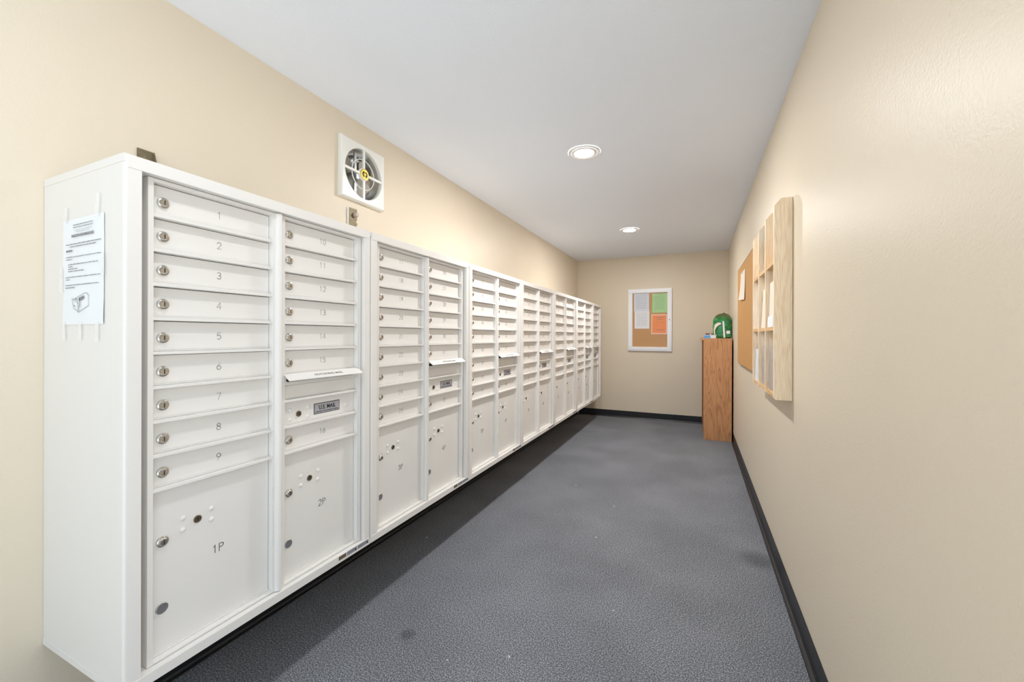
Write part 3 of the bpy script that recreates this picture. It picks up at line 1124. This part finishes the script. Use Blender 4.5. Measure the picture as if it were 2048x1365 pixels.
def patch(pts, m, nm, lb=None):
    b = MB().use(M[m])
    b.prism(pts, 'y', -0.0815, -0.0785)
    o = b.build(nm, None, gp)
    if lb:
        o['label'] = lb


patch([(0.010, 0.006), (0.028, 0.006), (0.016, 0.195), (-0.002, 0.195)], 'paper', 'strip', 'white strip')
patch([(0.040, 0.052), (0.076, 0.052), (0.076, 0.086), (0.040, 0.086)], 'paper', 'sticker', 'white square sticker')
patch([(-0.084, 0.030), (-0.074, 0.034), (-0.078, 0.090), (-0.064, 0.125), (-0.040, 0.150), (-0.012, 0.164), (-0.022, 0.180),
       (-0.050, 0.180), (-0.078, 0.158), (-0.090, 0.110)], 'paper_cream', 'printed_swoosh', 'cream printed swoosh')

# cartons beside it
cb = thing('small_carton', 'small blue and white carton at the front of the bookcase top', 'carton', (0.139, 5.190, BH + 0.0005))
b = MB().use(M['blue_box'])
b.box(-0.052, 0.012, -0.030, 0.030, 0, 0.034)
b.use(M['paper']).box(-0.052, 0.012, -0.030, 0.030, 0.034, 0.038)
b.build('blue_half', None, cb)
b = MB().use(M['white_box'])
b.box(0.0122, 0.068, -0.030, 0.030, 0, 0.038)
b.build('white_half', None, cb)
cb = thing('maroon_carton', 'maroon patterned carton behind the blue carton on the bookcase', 'carton', (0.158, 5.56, BH + 0.0005))
b = MB().use(M['maroon_box'])
b.box(-0.052, 0.070, -0.05, 0.05, 0, 0.0585)
b.build('box', None, cb)
b = MB().use(M['paper_cream'])
b.box(-0.006, 0.012, -0.0508, -0.0500, 0.036, 0.054)
b.box(0.030, 0.052, -0.0508, -0.0500, 0.040, 0.052)
b.build('label', None, cb)

# ------------------------------------------------------------------ cork board on the right wall
ck = thing('cork_board', 'plain cork notice board on the right wall beyond the wooden rack', 'notice board', (XR, 3.75, 0.930))
b = MB().use(M['cork'])
r = 0.035
hw = 0.625
pts = [(-hw, 0.852), (-hw, 0.0), (hw - r, 0.0)] + [(hw - r + r * math.sin(math.radians(a)), r - r * math.cos(math.radians(a))) for a in (20, 45, 70, 90)] + [(hw, 0.852)]
b.prism(pts, 'x', -0.0215, -0.0015)
b.build('cork_sheet', None, ck)
b = MB().use(M['cork_edge'])
b.box(-0.0225, -0.0015, -hw, hw - r, -0.006, 0.0)
b.box(-0.0225, -0.0015, -hw, hw, 0.852, 0.856)
b.build('edge_strip', None, ck)

pc = thing('curled_paper', 'curled cream paper pinned to the cork board', 'paper', (XR - 0.0225, 3.900, 1.468))
vs, fs = [], []
nx, nz = 8, 10
for j in range(nz + 1):
    for i in range(nx + 1):
        s_ = i / nx
        t = j / nz
        y = -0.17 + 0.34 * s_
        lift = 0.0015 + 0.020 * ((1 - t) ** 2) * (0.25 + 0.75 * s_)
        vs.append((-lift, y * (1 - 0.10 * (1 - t) * s_), 0.248 * t + 0.022 * (1 - t) * s_))
for j in range(nz):
    for i in range(nx):
        a = j * (nx + 1) + i
        fs.append((a, a + 1, a + nx + 2, a + nx + 1))
b = MB().use(M['paper_cream'])
b.add(vs, fs, True)
b.build('sheet', None, pc)
b = MB().use(M['white_metal'])
b.lathe([(0.007, -0.001), (0.006, -0.008), (0.003, -0.010)], (0, 0, 0.236), 'x', 12)
b.build('pin', None, pc)

# ------------------------------------------------------------------ oak literature rack on the right wall
RX0 = 0.3105
RY = [2.095, 2.3370, 2.5785, 2.8100]
RT = 0.019
RZ0, RZ1 = 0.8955, 1.7765
rk = thing('literature_rack', 'light oak wall rack of nine open pockets holding leaflets', 'rack', (XR, 2.46, RZ0))


def upright(y, m):
    b = MB().use(M[m])
    pts = [(XR - 0.0015, RZ0), (RX0 + 0.008, RZ0), (RX0 + 0.002, RZ0 + 0.004), (RX0, RZ0 + 0.010), (RX0, RZ1 - 0.031), (RX0 + 0.025, RZ1), (XR - 0.0015, RZ1)]
    b.prism([(x - XR, z - RZ0) for x, z in pts], 'y', y - 2.46, y + RT - 2.46)
    return b.build('upright', None, rk)


for y in RY:
    upright(y, 'oak_light')
SHZ = [0.9020, 1.2000, 1.4960]
for z in SHZ:
    for i in range(3):
        b = MB().use(M['oak_light_y'])
        b.box(RX0 + 0.003 - XR, -0.0015, RY[i] + RT + 0.0002 - 2.46, RY[i + 1] - 0.0002 - 2.46, z - RZ0, z + 0.017 - RZ0)
        b.build('shelf', None, rk)
        b = MB().use(M['oak_light_y'])
        b.box(-0.0115, -0.0015, RY[i] + RT + 0.0002 - 2.46, RY[i + 1] - 0.0002 - 2.46, z + 0.0172 - RZ0, z + 0.066 - RZ0)
        b.build('back_cleat', None, rk)


def leaflet(tier, comp, m, x, h, wdt, lean, label, y_off=0.0, t=0.004, cat='leaflet'):
    """a leaflet stack standing on a rack shelf, leaning back"""
    yc = (RY[comp] + RT + RY[comp + 1]) / 2 + y_off
    o = thing('leaflet', label, cat, (x, yc, SHZ[tier] + 0.0176), 'leaflets standing in the oak rack')
    b = MB().use(M[m])
    b.prism([(-t / 2, 0), (t / 2, 0), (t / 2 + lean, h), (-t / 2 + lean, h)], 'y', -wdt / 2, wdt / 2)
    b.build('sheets', None, o)
    return o


leaflet(2, 1, 'brochure_blue', 0.3440, 0.238, 0.150, 0.016, 'blue pamphlet rising above the rack from its middle top pocket', y_off=0.03)
leaflet(2, 1, 'oak_light_y', 0.3330, 0.165, 0.180, 0.004, 'tan leaflet in front of the blue pamphlet in the middle top pocket')
leaflet(1, 0, 'paper_cream', 0.3290, 0.215, 0.206, 0.006, 'cream leaflet stack in the middle-tier pocket next to the near oak side', t=0.012)
leaflet(1, 0, 'paper', 0.3180, 0.052, 0.150, 0.003, 'short white flyer lying low in the near middle-tier pocket', y_off=0.02)
leaflet(1, 1, 'paper', 0.3400, 0.255, 0.206, 0.014, 'tall white leaflet in the central pocket of the rack', t=0.010)
leaflet(1, 1, 'paper_cream', 0.3230, 0.205, 0.190, 0.010, 'cream leaflet in front in the central pocket of the rack')
leaflet(1, 2, 'paper_blue', 0.3360, 0.235, 0.206, 0.014, 'bluish white leaflet in the far middle-tier pocket', t=0.012)
leaflet(0, 0, 'paper', 0.3500, 0.262, 0.206, 0.010, 'white leaflet stack at the back of the near bottom pocket', t=0.014)
leaflet(0, 0, 'brochure_grey', 0.3260, 0.205, 0.195, 0.008, 'grey photo flyer in the near bottom pocket')
leaflet(0, 1, 'paper', 0.3420, 0.258, 0.206, 0.014, 'white leaflet stack at the back of the middle bottom pocket', t=0.012)
leaflet(0, 1, 'brochure_grey', 0.3270, 0.200, 0.190, 0.006, 'grey photo flyer in the middle bottom pocket')
leaflet(0, 2, 'paper', 0.3440, 0.252, 0.206, 0.014, 'white leaflet stack at the back of the far bottom pocket', t=0.012)
leaflet(0, 2, 'brochure_brown', 0.3300, 0.222, 0.190, 0.006, 'brown photo flyer in the far bottom pocket')
leaflet(0, 2, 'paper_blue', 0.3220, 0.180, 0.190, 0.005, 'bluish white flyer in front in the far bottom pocket')

# ------------------------------------------------------------------ lint on the carpet
LINT = [(-0.815, 1.245, 'white lint speck on the carpet, the one nearest the first mailbox cabinet'),
        (-1.063, 4.269, 'white lint speck farthest away on the carpet, level with the fifth cabinet'),
        (-0.856, 3.123, 'white lint speck on the carpet in the worn patch beside the fourth cabinet'),
        (-0.512, 2.848, 'white lint speck in mid carpet where the third and fourth cabinets meet'),
        (-0.318, 1.762, 'white lint speck in mid carpet facing the second cabinet, away from it'),
        (-0.619, 1.351, 'white lint speck on the carpet just past the one nearest the first cabinet'),
        (-0.527, 2.360, 'white lint speck on the carpet below the nearer ceiling lamp'),
        (-1.420, 1.950, 'white lint speck in the shade at the foot of the second cabinet')]
for (x, y, lb) in LINT:
    o = thing('lint_speck', lb, 'lint', (x, y, 0.0), 'lint specks on the carpet')
    b = MB().use(M['lint'])
    a = random.uniform(0, 3)
    l = random.uniform(0.003, 0.006)
    b.stroke([(-l * math.cos(a), -l * math.sin(a)), (0.001, 0.002), (l * math.cos(a + 0.5), l * math.sin(a + 0.5))], 0.0028, 0.0005, 0.002, 'yz')
    # strokes are made in yz facing +x: lay them flat
    b.v = [(p[1], p[2], p[0]) for p in b.v]
    b.build('fibre', None, o)
